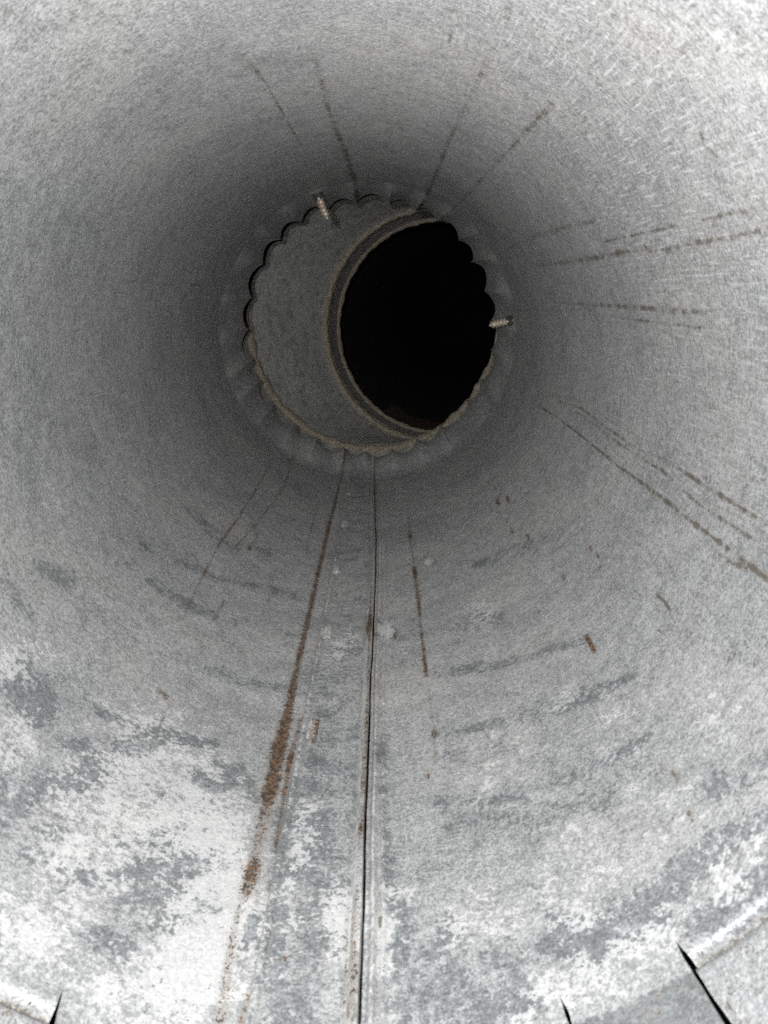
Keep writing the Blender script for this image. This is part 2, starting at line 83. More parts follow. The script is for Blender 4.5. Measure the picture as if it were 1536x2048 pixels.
class NT:
    def __init__(self, m):
        self.t = m.node_tree
        self.n = self.t.nodes
        self.b = self.n['Principled BSDF']
    def put(self, sock, v):
        if isinstance(v, bpy.types.NodeSocket):
            self.t.links.new(v, sock)
        elif isinstance(v, (tuple, list)) and len(v) == 3 and sock.type == 'RGBA':
            sock.default_value = (*v, 1)
        else:
            sock.default_value = v
    def math(self, op, a, b=0.0, c=None, clamp=False):
        k = self.n.new('ShaderNodeMath'); k.operation = op; k.use_clamp = clamp
        self.put(k.inputs[0], a); self.put(k.inputs[1], b)
        if c is not None: self.put(k.inputs[2], c)
        return k.outputs[0]
    def mix(self, f, a, b):
        k = self.n.new('ShaderNodeMix'); k.data_type = 'RGBA'
        self.put(k.inputs[0], f); self.put(k.inputs[6], a); self.put(k.inputs[7], b)
        return k.outputs[2]
    def coords(self, s=(1, 1, 1), off=(0, 0, 0)):
        if not hasattr(self, 'tc'):
            self.tc = self.n.new('ShaderNodeTexCoord')
        k = self.n.new('ShaderNodeMapping')
        k.inputs['Scale'].default_value = tuple(v / R for v in s)
        k.inputs['Location'].default_value = off
        self.t.links.new(self.tc.outputs['Object'], k.inputs['Vector'])
        return k.outputs[0]
    def noise(self, scale, detail=3, rough=0.55, vec=None, dist=0.0, off=(0, 0, 0)):
        k = self.n.new('ShaderNodeTexNoise')
        k.inputs['Scale'].default_value = scale
        k.inputs['Detail'].default_value = detail
        k.inputs['Roughness'].default_value = rough
        k.inputs['Distortion'].default_value = dist
        self.t.links.new(vec if vec is not None else self.coords(off=off), k.inputs['Vector'])
        return k.outputs['Fac']
    def attr(self, name):
        k = self.n.new('ShaderNodeAttribute'); k.attribute_name = name
        return k.outputs['Fac']
    def step(self, v, lo, hi):
        k = self.n.new('ShaderNodeMapRange'); k.interpolation_type = 'SMOOTHSTEP'
        self.put(k.inputs['Value'], v)
        k.inputs['From Min'].default_value = lo; k.inputs['From Max'].default_value = hi
        return k.outputs[0]

def zinc_material(name, light, dark, dust=0.0):
    m = newmat(name); g = NT(m)
    fine = g.noise(170, 1, 0.65)
    fine2 = g.noise(66, 2, 0.7, off=(3, 1, 7))
    spk = g.noise(66, 3, 0.75, off=(7, 7, 1))
    mid = g.noise(15, 3, 0.65, off=(9, 2, 1))
    big = g.noise(2.6, 1, 0.5, off=(1, 5, 3))
    ring = g.noise(1, 2, 0.6, vec=g.coords((8, 120, 8)))                  # brushed round the pipe
    if dust:
        axial = ring
    else:                                                                  # drawn along it
        sp = g.n.new('ShaderNodeSeparateXYZ'); g.t.links.new(g.coords((1, 9, 1)), sp.inputs[0])
        cb = g.n.new('ShaderNodeCombineXYZ')
        g.put(cb.inputs[0], g.math('MULTIPLY', g.attr('arc'), 120.0)); g.put(cb.inputs[1], sp.outputs[1])
        axial = g.noise(1, 2, 0.5, vec=cb.outputs[0])
    def c0(n): return g.math('SUBTRACT', n, 0.5)
    rough = g.step(big, 0.3, 0.7)
    v = g.math('MULTIPLY_ADD', c0(fine), 2.3, 0.5)
    v = g.math('MULTIPLY_ADD', c0(fine2), g.math('MULTIPLY_ADD', rough, 0.7, 1.2), v)
    v = g.math('MULTIPLY_ADD', c0(mid), 1.0, v)
    v = g.math('MULTIPLY_ADD', c0(big), 0.7, v)
    v = g.math('MULTIPLY_ADD', c0(ring), g.math('MULTIPLY_ADD', rough, -0.25, 0.35), v)
    v = g.math('MULTIPLY_ADD', c0(axial), 0.35, v, clamp=True)
    v = g.math('MULTIPLY_ADD', g.math('SUBTRACT', v, 0.5), 0.95, 0.5, clamp=True)
    c = g.mix(v, dark, light)
    c = g.mix(g.math('MULTIPLY', g.step(big, 0.42, 0.7), 0.14), c, (0.38, 0.33, 0.27))
    # dashes drawn along the pipe, bright where bare
    scrm = g.math('MULTIPLY', g.step(axial, 0.58, 0.68), g.attr('scratch'))
    c = g.mix(g.math('MULTIPLY', scrm, 0.6), c, (0.86, 0.86, 0.86))
    scrd = g.math('MULTIPLY', g.step(axial, 0.40, 0.32), g.attr('scratch'))
    c = g.mix(g.math('MULTIPLY', scrd, 0.3), c, (0.2, 0.195, 0.18))
    pitm = g.step(spk, 0.635, 0.70)
    c = g.mix(g.math('MULTIPLY', pitm, 0.6), c, (0.12, 0.115, 0.105))
    def mask(a, noise, amp, lo, hi):
        return g.step(g.math('MULTIPLY_ADD', c0(noise), amp, a), lo, hi)
    nn = g.math('ADD', g.math('MULTIPLY', spk, 0.72), g.math('MULTIPLY', mid, 0.28))
    oa = g.attr('oxide_and_light')
    c = g.mix(g.math('MULTIPLY', oa, 0.5, clamp=True), c, g.mix(fine, (0.42, 0.424, 0.424), (0.58, 0.58, 0.57)))
    ox = mask(oa, nn, 4.2, 0.58, 0.70)
    oxc = g.mix(v, (0.45, 0.452, 0.445), (0.64, 0.637, 0.624))
    c = g.mix(g.math('MULTIPLY', ox, 0.85), c, oxc)
    c = g.mix(g.math('MULTIPLY', g.step(spk, 0.36, 0.31), g.math('MULTIPLY', oa, 0.9, clamp=True)), c, (0.20, 0.215, 0.225))
    ns = g.math('ADD', g.math('MULTIPLY', spk, -0.66), g.math('MULTIPLY_ADD', mid, -0.34, 1.0))
    sa = g.attr('slate')
    c = g.mix(g.math('MULTIPLY', sa, 0.22, clamp=True), c, (0.22, 0.24, 0.25))
    sl = mask(sa, ns, 4.6, 0.50, 0.64)
    slc = g.mix(v, (0.135, 0.148, 0.156), (0.31, 0.325, 0.332))
    c = g.mix(g.math('MULTIPLY', sl, 0.75), c, slc)
    nd = g.math('ADD', g.math('MULTIPLY', spk, 0.45), g.math('ADD', g.math('MULTIPLY', fine, 0.3), g.math('MULTIPLY', mid, 0.25)))
    da = g.attr('dirt_and_shade')
    c = g.mix(g.math('MULTIPLY', da, 0.3, clamp=True), c, (0.25, 0.215, 0.16))
    di = mask(da, nd, 4.6, 0.5, 0.85)
    dic = g.mix(fine2, (0.045, 0.04, 0.03), (0.14, 0.118, 0.085))
    c = g.mix(g.math('MULTIPLY', di, 0.85), c, dic)
    ra = g.attr('rust')
    c = g.mix(g.math('MULTIPLY', ra, 0.45, clamp=True), c, (0.27, 0.20, 0.13))
    nr = g.math('ADD', g.math('MULTIPLY', fine, 0.5), g.math('MULTIPLY', spk, 0.5))
    ru = mask(ra, nr, 3.4, 0.42, 0.66)
    ruc = g.mix(g.step(fine2, 0.40, 0.64), (0.028, 0.017, 0.010), (0.17, 0.085, 0.036))
    c = g.mix(g.math('MULTIPLY', ru, 0.92), c, ruc)
    if dust:
        c = g.mix(g.math('MULTIPLY', g.step(g.math('ADD', g.math('MULTIPLY', mid, 0.75), g.math('MULTIPLY', spk, 0.25)), 0.49, 0.60), 0.5), c, (0.17, 0.17, 0.16))
        c = g.mix(g.math('MULTIPLY', g.step(mid, 0.35, 0.7), dust), c, (0.27, 0.225, 0.165))
    g.put(g.b.inputs['Base Color'], c)
    spoil = g.math('MAXIMUM', g.math('MAXIMUM', ru, di), ox)
    g.put(g.b.inputs['Metallic'], g.math('MULTIPLY', g.math('SUBTRACT', 1.0, spoil), 0.3))
    g.put(g.b.inputs['Roughness'], g.math('ADD', g.math('MULTIPLY_ADD', fine2, 0.25, 0.38), g.math('MULTIPLY', spoil, 0.25), clamp=True))
    h = g.noise(85, 2, 0.7, off=(3, 1, 7))
    bp = g.n.new('ShaderNodeBump')
    bp.inputs['Strength'].default_value = 0.3
    bp.inputs['Distance'].default_value = 0.0004
    g.put(bp.inputs['Height'], h)
    g.put(g.b.inputs['Normal'], bp.outputs[0])
    return m

def plain_material(name, a, b, scale, rough, metal=0.0, bump=0.0002):
    m = newmat(name); g = NT(m)
    n = g.noise(scale, 4, 0.65)
    g.put(g.b.inputs['Base Color'], g.mix(g.step(n, 0.3, 0.7), a, b))
    g.put(g.b.inputs['Roughness'], rough)
    g.put(g.b.inputs['Metallic'], metal)
    bp = g.n.new('ShaderNodeBump'); bp.inputs['Strength'].default_value = 0.5; bp.inputs['Distance'].default_value = bump
    g.put(bp.inputs['Height'], n); g.put(g.b.inputs['Normal'], bp.outputs[0])
    return m

M_ZINC = zinc_material('weathered_zinc', (0.65, 0.655, 0.653), (0.27, 0.274, 0.274))
M_ELBOW = zinc_material('dusty_zinc', (0.80, 0.80, 0.77), (0.36, 0.36, 0.345), dust=0.12)
M_BEAD = plain_material('tan_oxidised_bead', (0.16, 0.13, 0.09), (0.42, 0.37, 0.29), 60, 0.75, 0.0, 0.0004)
M_FLUE = plain_material('flue_black', (0.004, 0.0035, 0.003), (0.009, 0.007, 0.005), 20, 0.95)  # near-black colour, so the flue opening reads pitch black
M_RUSTY = plain_material('dark_rust', (0.05, 0.03, 0.018), (0.12, 0.075, 0.045), 40, 0.9)
M_SCREW = plain_material('dull_brass_zinc', (0.50, 0.40, 0.30), (0.86, 0.75, 0.62), 60, 0.4, 0.3)
M_BURR_SHADE = plain_material('torn_edge_and_shade', (0.03, 0.028, 0.025), (0.10, 0.09, 0.08), 60, 0.8)  # torn metal, and the painted shade of the gore lap
M_SHADE = plain_material('shade_black', (0.012, 0.012, 0.012), (0.03, 0.028, 0.025), 20, 0.9)  # near-black for the added sleeve and the painted shade behind the crimp

# ------------------------------------------------------------------ mesh helpers
def tag(o, label=None, cat=None, group=None, kind=None):
    for k, v in (('label', label), ('category', cat), ('group', group), ('kind', kind)):
        if v: o[k] = v
    return o

def empty(name, loc=(0, 0, 0)):
    o = bpy.data.objects.new(name, None)
    o.location = loc; o.empty_display_size = 0.02
    col.objects.link(o)
    return o

def grid_mesh(name, P, closed, mat, parent=None, attrs=None, flip=False):
    ny, nx, _ = P.shape
    me = bpy.data.meshes.new(name)
    idx = np.arange(ny * nx).reshape(ny, nx)
    nxt = np.roll(idx, -1, 1) if closed else idx[:, 1:]
    cur = idx if closed else idx[:, :-1]
    q = np.stack([cur[:-1], nxt[:-1], nxt[1:], cur[1:]], -1).reshape(-1, 4)
    if flip: q = q[:, ::-1]
    nf = len(q)
    me.vertices.add(ny * nx); me.loops.add(nf * 4); me.polygons.add(nf)
    me.vertices.foreach_set('co', P.reshape(-1).astype(np.float32))
    me.loops.foreach_set('vertex_index', q.reshape(-1).astype(np.int32))
    me.polygons.foreach_set('loop_start', np.arange(0, nf * 4, 4, dtype=np.int32))
    me.polygons.foreach_set('use_smooth', np.ones(nf, dtype=bool))
    me.update(calc_edges=True)
    for k, a in (attrs or {}).items():
        at = me.attributes.new(k, 'FLOAT', 'POINT')
        at.data.foreach_set('value', a.reshape(-1).astype(np.float32))
    me.materials.append(mat)
    o = bpy.data.objects.new(name, me)
    col.objects.link(o)
    if parent: o.parent = parent
    return o

def split_edges(o):
    es = o.modifiers.new('crisp_edges', 'EDGE_SPLIT'); es.split_angle = math.radians(40)

def stain_fields(TH, LY):
    """the stain strengths on a sheet given by angle (deg) and ln(distance)"""
    out = {}
    for kind, lines in STAINS.items():
        f = np.zeros(TH.shape)
        for li, ln in enumerate(lines):
            for (t0, l0, w0, s0), (t1, l1, w1, s1) in zip(ln[:-1], ln[1:]):
                wm = max(w0, w1) * 2.8
                dt0 = np.radians((TH - t0 + 180) % 360 - 180)
                ex = math.radians((t1 - t0 + 180) % 360 - 180); ey = l1 - l0
                sel = ((dt0 > min(0, ex) - wm) & (dt0 < max(0, ex) + wm) & (LY > min(l0, l1) - wm) & (LY < max(l0, l1) + wm))
                if not sel.any(): continue
                ax = dt0[sel]; ay = LY[sel] - l0
                q = np.clip((ax * ex + ay * ey) / max(ex * ex + ey * ey, 1e-9), 0, 1)
                hw = w0 + q * (w1 - w0)
                bk = 0.78 if kind in ('dirt_and_shade', 'rust') and len(ln) == 2 and math.hypot(ex, ey) < 0.03 else 1.0
                if kind in ('dirt_and_shade', 'rust') and math.hypot(ex, ey) > 0.03:        # broken, ragged line
                    al = (LY[sel] if abs(ey) > abs(ex) else dt0[sel]) + li * 1.7
                    r1 = np.sin(al * 111) * np.sin(al * 67.3 + 1) + 0.7 * np.sin(al * 163 + 2) * np.sin(al * 97)
                    bk = np.clip(0.95 + (0.36 if kind == 'dirt_and_shade' else 0.1) * r1, 0.2, 1.3)
                    hw = hw * (1 + (0.25 if kind == 'dirt_and_shade' else 0.1) * np.sin(al * 119 + 3) * np.sin(al * 53))
                d = np.hypot(ax - q * ex, ay - q * ey) / hw
                v = bk * (s0 + q * (s1 - s0)) * (np.exp(-0.75 * d * d) if kind == 'oxide_and_light' else 1 / (1 + d ** 4 * 0.9))
                f[sel] = np.maximum(f[sel], v)
        out[kind] = f
    out['arc'] = np.abs(np.radians((TH + 180) % 360 - 180))
    return out

def cyl(TH, Y, RR):
    t = np.radians(TH)
    return np.stack([RR * np.sin(t), Y, -RR * np.cos(t)], -1) * R

rng = np.random.default_rng(5)
def waves(n, kt, ky):
    return [(rng.integers(1, kt), rng.uniform(-ky, ky), rng.uniform(0, 6.28), rng.uniform(0.4, 1)) for _ in range(n)]
WAV = waves(14, 9, 4.0)
def dents(TH, Y):
    """slow unevenness of the rolled sheet, in radii"""
    h = 0
    for a, b, p, s in WAV:
        h = h + s * np.sin(np.radians(TH) * a + b * Y * 2 + p)
    h = h * 0.0007
    low = np.clip(np.cos(np.radians(TH)), 0, 1) ** 2           # roller marks across the floor of the pipe
    for yy, a, wd in ((2.35, 0.004, 0.05), (2.72, 0.003, 0.06), (3.15, 0.004, 0.07), (3.75, 0.004, 0.09), (4.4, 0.004, 0.1), (1.95, 0.003, 0.05)):
        h = h + a * low * np.exp(-((Y - yy - 0.05 * np.sin(np.radians(TH * 3))) / wd) ** 2)
    return h

# ------------------------------------------------------------------ the duct
Y_MOUTH, Y_CRIMP, Y_END = 1.16, 5.45, 6.10
FOLD = 1.105
duct = empty('duct_pipe')
tag(duct, 'long round galvanised steel duct seen from inside, rust streaks beside its floor seam', 'duct')

th_a = np.sort(np.concatenate([np.arange(-62, 88, 0.26), np.arange(1.0, 4.9, 0.1) + 0.013]))
th_b = np.arange(88, 298, 0.55)
ths = np.concatenate([th_a, th_b])
ths = (ths + 180) % 360 - 180
lys = np.linspace(math.log(Y_MOUTH), math.log(Y_CRIMP), 520)
TH, LY = np.meshgrid(ths, lys)
Y = np.exp(LY)
RR = 1 + dents(TH, Y)
def seam_shift(Yv): return 0.035 * np.sin(Yv * 31) * np.sin(Yv * 17 + 2) + 0.12 * np.sin(Yv * 2.2) + 0.05 * np.sin(Yv * 9 + 1) - np.clip(Yv - 4.0, 0, 9) * 0.9
EDGE_T = 3.9 + seam_shift(Y)
GAPW = 0.105 + 0.05 * np.sin(Y * 7 + 1) * np.sin(Y * 19) - 0.04 * np.clip(1.9 - Y, 0, 1)
RR += 0.03 * np.exp(-((TH - EDGE_T - 0.08) / GAPW) ** 4)               # groove beside the seam
RR -= 0.014 * np.exp(-((TH - EDGE_T - 1.35) / 0.38) ** 2) + 0.009 * np.exp(-((TH - EDGE_T - 2.7) / 0.3) ** 2)
RR += 0.005 * np.exp(-((TH + 11.2) / 0.5) ** 2)                # pressed line under the rust
wf = stain_fields(TH, LY)
wf['scratch'] = (np.exp(-((TH - 132) / 30) ** 2) + 0.35 * np.exp(-((TH - 85) / 25) ** 2)) * np.exp(-((LY - 0.75) / 0.38) ** 2) + 0.06
wf['dirt_and_shade'] = np.maximum(wf['dirt_and_shade'], (0.85 + 0.45 * np.sin(Y * 5) * np.sin(Y * 13 + 1)) * np.exp(-((TH - EDGE_T - 0.08) / (GAPW * 1.15)) ** 4))      # grime in the groove, with the lip's shadow painted in
wf['dirt_and_shade'] = np.maximum(wf['dirt_and_shade'], 0.3 * np.exp(-((TH - EDGE_T - 0.8) / 0.25) ** 2) * (0.6 + 0.4 * np.sin(Y * 8)))  # shade at the ridge foot, painted as a dark line
wf['rust'] = np.maximum(wf['rust'], 0.5 * np.exp(-((TH - EDGE_T - 0.08) / 0.3) ** 2) * np.clip(np.sin(Y * 3.1 + 1), 0, 1))
wf['dirt_and_shade'] = np.maximum(wf['dirt_and_shade'], 0.55 * np.exp(-((TH + 8.55) / 0.14) ** 2))
wf['dirt_and_shade'] = np.maximum(wf['dirt_and_shade'], np.clip(0.25 + 0.5 * np.sin(Y * 47) * np.sin(Y * 29 + 1), 0, 1) * np.exp(-((TH - EDGE_T - 2.25) / 0.3) ** 2) * (Y < 3.4))
wf['oxide_and_light'] = np.maximum(wf['oxide_and_light'], 0.6 * np.exp(-((TH - EDGE_T - 1.35) / 0.35) ** 2))  # highlight painted on the first ridge
wf['oxide_and_light'] = np.maximum(wf['oxide_and_light'], 0.45 * np.exp(-((TH - EDGE_T - 2.7) / 0.25) ** 2))  # highlight painted on the second ridge
wf['dirt_and_shade'] = np.maximum(wf['dirt_and_shade'], (0.4 + 0.15 * np.sin(Y * 6)) * np.exp(-((TH - EDGE_T - 2.05) / 0.18) ** 2))  # shade between the two ridges, painted in
for k_ in range(34):                                            # fine lengthwise grime lines
    a0 = rng.uniform(62, 172) if k_ < 26 else -rng.uniform(150, 178)
    y0 = rng.uniform(1.3, 3.6); y1 = y0 * rng.uniform(1.15, 1.7)
    s_ = rng.uniform(0.28, 0.5); w_ = rng.uniform(0.1, 0.3); p_ = rng.uniform(0, 6)
    run = np.clip((Y - y0) / 0.15, 0, 1) * np.clip((y1 - Y) / 0.2, 0, 1)
    wf['dirt_and_shade'] = np.maximum(wf['dirt_and_shade'], s_ * run * (0.7 + 0.5 * np.sin(LY * 150 + p_) * np.sin(LY * 61)) * np.exp(-((TH - a0 - 0.3 * np.sin(LY * 9 + p_)) / w_) ** 2))
wall = grid_mesh('pipe_wall', cyl(TH, Y, RR), True, M_ZINC, duct, wf, flip=False)

# shape of the crimped end: radius at an angle and a share of its length
NC = 27
amp_k = rng.uniform(0.6, 1.3, 80)
def crimp_parts(TC, SV):
    tr = np.radians(TC)
    ph = tr * NC / 2 + 0.5 * np.sin(tr * 2 + 1) + 0.3 * np.sin(tr * 5) + 0.22 * np.sin(tr * 11 + 1)
    amp = amp_k[np.floor(ph / math.pi).astype(int) % 80]
    lobe = np.abs(np.sin(ph)) ** 0.85
    low = np.exp(-(TC / 62) ** 2)                                # shallower on the floor
    tear = 0.010 * np.sin(tr * 3 + 0.7) * np.sin(tr * 8) * SV ** 3
    ramp = np.clip((SV - 0.30 * low) / (0.95 - 0.3 * low), 0, 1); ramp = ramp * ramp * (3 - 2 * ramp)
    cramp = np.clip((SV - 0.06 - 0.5 * low) / 0.34, 0, 1) ** 0.8
    r = 1.0006 + dents(TC, np.full_like(TC, Y_CRIMP)) * (1 - SV) - (ramp * 0.038 + cramp * 0.054 * (1 - lobe) * amp) - 0.010 * SV + tear
    return r, lobe, ramp, cramp

# lapped seam along the floor
sx = np.concatenate([[-8.45, -8.3, -8.15], np.linspace(-7.9, 3.0, 44), [3.15, 3.3, 3.45, 3.6, 3.75, 3.85, 3.9, 3.9, 3.88]])
prof = np.where(sx < -8.2, 0.0005, 0.014)
prof = prof - 0.006 * np.exp(-((sx + 7.0) / 0.3) ** 2)        # crease of the fold
prof = prof + 0.022 / (1 + np.exp(-(sx - 2.9) / 0.13)) - 0.006 * np.exp(-((sx - 2.3) / 0.3) ** 2)
prof[-2] = 0.004; prof[-1] = -0.012
lys2 = np.linspace(math.log(1.125), math.log(6.0), 570)
TH2, LY2 = np.meshgrid(sx, lys2); Y2 = np.exp(LY2)
edge = np.clip((TH2 + 8.3) / 12, 0, 1)
TH2w = TH2 + seam_shift(Y2) * edge
RR2 = 1 + dents(TH2w, Y2)
pastc = Y2 > Y_CRIMP
RR2 = np.where(pastc, crimp_parts(TH2w, np.clip((Y2 - Y_CRIMP) / (Y_END - Y_CRIMP), 0, 1))[0], RR2)
RR2 = RR2 - prof[None, :]
sf = stain_fields(TH2w, LY2)
sf['dirt_and_shade'] = np.maximum(sf['dirt_and_shade'], (0.5 + 0.25 * np.sin(Y2 * 6 + 2)) * np.exp(-((TH2 - 3.5) / 0.42) ** 2))
sf['dirt_and_shade'] = np.maximum(sf['dirt_and_shade'], 0.6 * np.exp(-((TH2 + 8.25) / 0.16) ** 2))
sf['slate'] = np.maximum(sf['slate'], 0.34 * (TH2 > -8.1) * (TH2 < 2.4))
sf['oxide_and_light'] = np.maximum(sf['oxide_and_light'], 0.85 * np.exp(-((TH2 - 2.9) / 0.28) ** 2))  # highlight along the lip, painted pale
sf['dirt_and_shade'] = np.maximum(sf['dirt_and_shade'], (0.48 + 0.15 * np.sin(Y2 * 11)) * np.exp(-((TH2 - 2.2) / 0.2) ** 2))  # shade at the foot of the lip, painted dark
sf['dirt_and_shade'] = np.maximum(sf['dirt_and_shade'], (0.36 + 0.2 * np.sin(Y2 * 7)) * np.exp(-((TH2 + 7.0) / 0.2) ** 2))  # shade of the fold's crease, painted dark
sf['oxide_and_light'] = np.maximum(sf['oxide_and_light'], 0.5 * np.exp(-((TH2 + 7.75) / 0.3) ** 2))
PS = cyl(TH2w, Y2, RR2); PS[..., 2] += 0.035 * R * np.where(pastc, crimp_parts(TH2w, np.clip((Y2 - Y_CRIMP) / (Y_END - Y_CRIMP), 0, 1))[2], 0)
seam = grid_mesh('lap_seam', PS, False, M_ZINC, duct, sf, flip=False)
seam['label'] = 'raised lapped seam strip with a dark open edge along the duct floor'

# snap buttons pressed through the seam
def button(th, y, tilt, i):
    n, mrow = 9, 13
    u = np.linspace(-1, 1, n); v = np.linspace(-1, 1, mrow)
    U, V = np.meshgrid(u, v)
    prof_ = np.clip(1.25 - np.maximum(np.abs(U), np.abs(V)) ** 6 * 1.6, -0.3, 1)
    THb = th + U * 1.05; Yb = y + V * 0.055
    hb = 0.014 + dents(THb, Yb) * -1 + 0.013 * prof_ * (0.7 + 0.3 * V * tilt) - 0.001
    f = stain_fields(THb, np.log(Yb))
    if i == 0: f['rust'] = f['rust'] * 0 + 0.55 + 0.25 * U; f['oxide_and_light'] = f['oxide_and_light'] * 0 + 0.75
    else: f['dirt_and_shade'] = f['dirt_and_shade'] + 0.18; f['oxide_and_light'] = f['oxide_and_light'] * 0 + 0.5
    return grid_mesh('button', cyl(THb, Yb, 1 - hb), False, M_ZINC, seam, f, flip=False)
for i, (t, y) in enumerate(((-6.1, 2.21), (-6.4, 2.93), (-6.9, 3.68), (-6.9, 4.47), (-7.3, 5.2))):
    button(t, y, 1, i)

# crimped far end, its scalloped edge inside the elbow
tc = np.linspace(-180, 180, NC * 28, endpoint=False)
TC, SV = np.meshgrid(tc, np.linspace(0, 1, 26))
RC, lobe, ramp, cramp = crimp_parts(TC, SV)
YC = Y_CRIMP - 0.012 + (Y_END - Y_CRIMP + 0.012) * SV + 0.012 * ramp * np.sin(np.radians(TC) * 7 + 2)
fc = stain_fields(TC, np.log(YC))
fc['dirt_and_shade'] = np.maximum(fc['dirt_and_shade'], 0.02 + 0.4 * cramp * (1 - lobe) ** 2)
PC = cyl(TC, YC, RC); PC[..., 2] += 0.035 * R * ramp
crimp = grid_mesh('crimped_end', PC, True, M_ZINC, duct, fc, flip=False)
crimp['label'] = 'fluted, crimped far end of the duct with a scalloped edge'
so = crimp.modifiers.new('sheet', 'SOLIDIFY'); so.thickness = 0.0005; so.offset = -1; split_edges(so.id_data)

# tabs snipped into the near end
NT_ = 27
STEP = 360.0 / NT_
for i in range(NT_):
    t0 = 39.1 - STEP * (i + 1); t1 = t0 + STEP                 # between two snips
    mid_t = ((t0 + t1) / 2 + 180) % 360 - 180
    flare = {0: 0.10}.get(i, 0.16)
    if 39 < mid_t < 53: flare = 0.55
    if -42 < mid_t < -28: flare = 0.50
    if i not in (0, 26) and abs(mid_t) > 60: flare = rng.uniform(0.12, 0.5)
    u = np.linspace(0, 1, 40); yv = np.concatenate([np.linspace(Y_MOUTH, 1.06, 40), np.linspace(1.055, 0.72, 40)])
    U, YV = np.meshgrid(u, yv)
    dpt = Y_MOUTH - YV
    notch = 0.36 * np.clip(dpt / 0.045, 0, 1) - 0.2 * np.clip((dpt - 0.05) / 0.05, 0, 1)
    notch = notch * (0.6 if 10 < mid_t < 20 else 1) * (1 + 0.3 * np.sin(YV * 90 + i) * np.sin(YV * 41))
    lo = t0 + notch * 0.9; hi = t1 - notch * 0.55
    TT = lo + U * (hi - lo) + dpt * 5.5
    b = np.clip(FOLD - YV, 0, 9)
    soft = 0.02 if flare > 0.3 else 0.12
    bend = np.where(b < soft, b * b / (2 * soft), b - soft / 2)
    RT = 1 + dents(TT, np.full_like(YV, Y_MOUTH)) + flare * bend + (0.022 * np.exp(-((YV - FOLD) / 0.009) ** 2) - 0.003 * np.exp(-((YV - FOLD - 0.028) / 0.018) ** 2)) * (flare > 0.3)
    TT = (TT + 180) % 360 - 180
    ft = stain_fields(TT, np.log(YV))
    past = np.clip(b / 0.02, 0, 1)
    ft['dirt_and_shade'] = np.maximum(ft['dirt_and_shade'], past * (0.46 if flare > 0.3 else 0.28))
    if flare > 0.3: ft['dirt_and_shade'] = np.maximum(ft['dirt_and_shade'], 1.1 * np.exp(-((YV - FOLD + 0.002) / 0.008) ** 2))  # shadow line of the fold, painted into the colour
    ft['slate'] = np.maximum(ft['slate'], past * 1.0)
    tb = grid_mesh('tab', cyl(TT, YV, RT), False, M_ZINC, duct, ft, flip=True)
    so = tb.modifiers.new('sheet', 'SOLIDIFY'); so.thickness = 0.0006; so.offset = -1; split_edges(so.id_data)

# ------------------------------------------------------------------ dark sleeve added round the mouth to keep sky out of the snips
def loft(circles, n=160, sub=6):
    t = np.linspace(0, 2 * np.pi, n, endpoint=False)
    rows = []
    def ring(c):
        cx, cy, cz, phi, r = c
        a = np.array([math.cos(phi), -math.sin(phi), 0.0]); b = np.array([0, 0, 1.0])
        return np.array([cx, cy, cz]) + r * (np.sin(t)[:, None] * a - np.cos(t)[:, None] * b)
    for c0, c1 in zip(circles[:-1], circles[1:]):
        A, B = ring(c0), ring(c1)
        for j in range(sub):
            rows.append(A + (B - A) * j / sub)
    rows.append(ring(circles[-1]))
    return np.array(rows) * R

sl = grid_mesh('sky_block_sleeve', loft([(0, 0.66, 0, 0, 1.30), (0, 0.70, 0, 0, 1.27), (0, 1.7, 0, 0, 1.27), (0, 1.72, 0, 0, 1.01)], 96, 2), True, M_SHADE, None, flip=False)
tag(sl, 'dark sleeve added round the duct mouth to block the sky behind the snips', 'sleeve')
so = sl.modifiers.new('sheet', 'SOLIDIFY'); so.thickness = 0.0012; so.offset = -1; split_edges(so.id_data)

# ------------------------------------------------------------------ the elbow behind the crimped end
elbow = empty('duct_elbow', (0, 0, 0))
tag(elbow, 'dusty grey segmented elbow turning right behind the scalloped duct end', 'elbow')
C_IN = [(0, 5.44, 0.0, 0, 1.012), (0, 5.60, 0.0, 0.0, 1.10), (0.0, 6.38, 0.03, 0.15, 1.12)]
RING1 = (0.0, 6.40, 0.06, 0.15, 0.99)
RING2 = (0.52, 7.05, 0.005, 0.30, 0.985)
RING3 = (0.585, 7.50, -0.02, 0.29, 0.955)
grid_mesh('shade_collar', loft(C_IN + [RING1], 200, 5), True, M_SHADE, elbow, flip=False)  # coloured dark to stand in for the shadow behind the crimp edge
g1 = loft([RING1, RING2], 240, 40)
tt = np.linspace(0, 2 * np.pi, 240, endpoint=False)[None, :]; vv = np.linspace(0, 1, g1.shape[0])[:, None]
bmp = 0.004 * np.sin(tt * 9 + vv * 7) * np.sin(vv * 13 + tt * 4) * np.clip(np.sin(vv * math.pi), 0, 1)
ctr = g1.mean(axis=1, keepdims=True)
g1 = ctr + (g1 - ctr) * (1 + bmp[..., None])
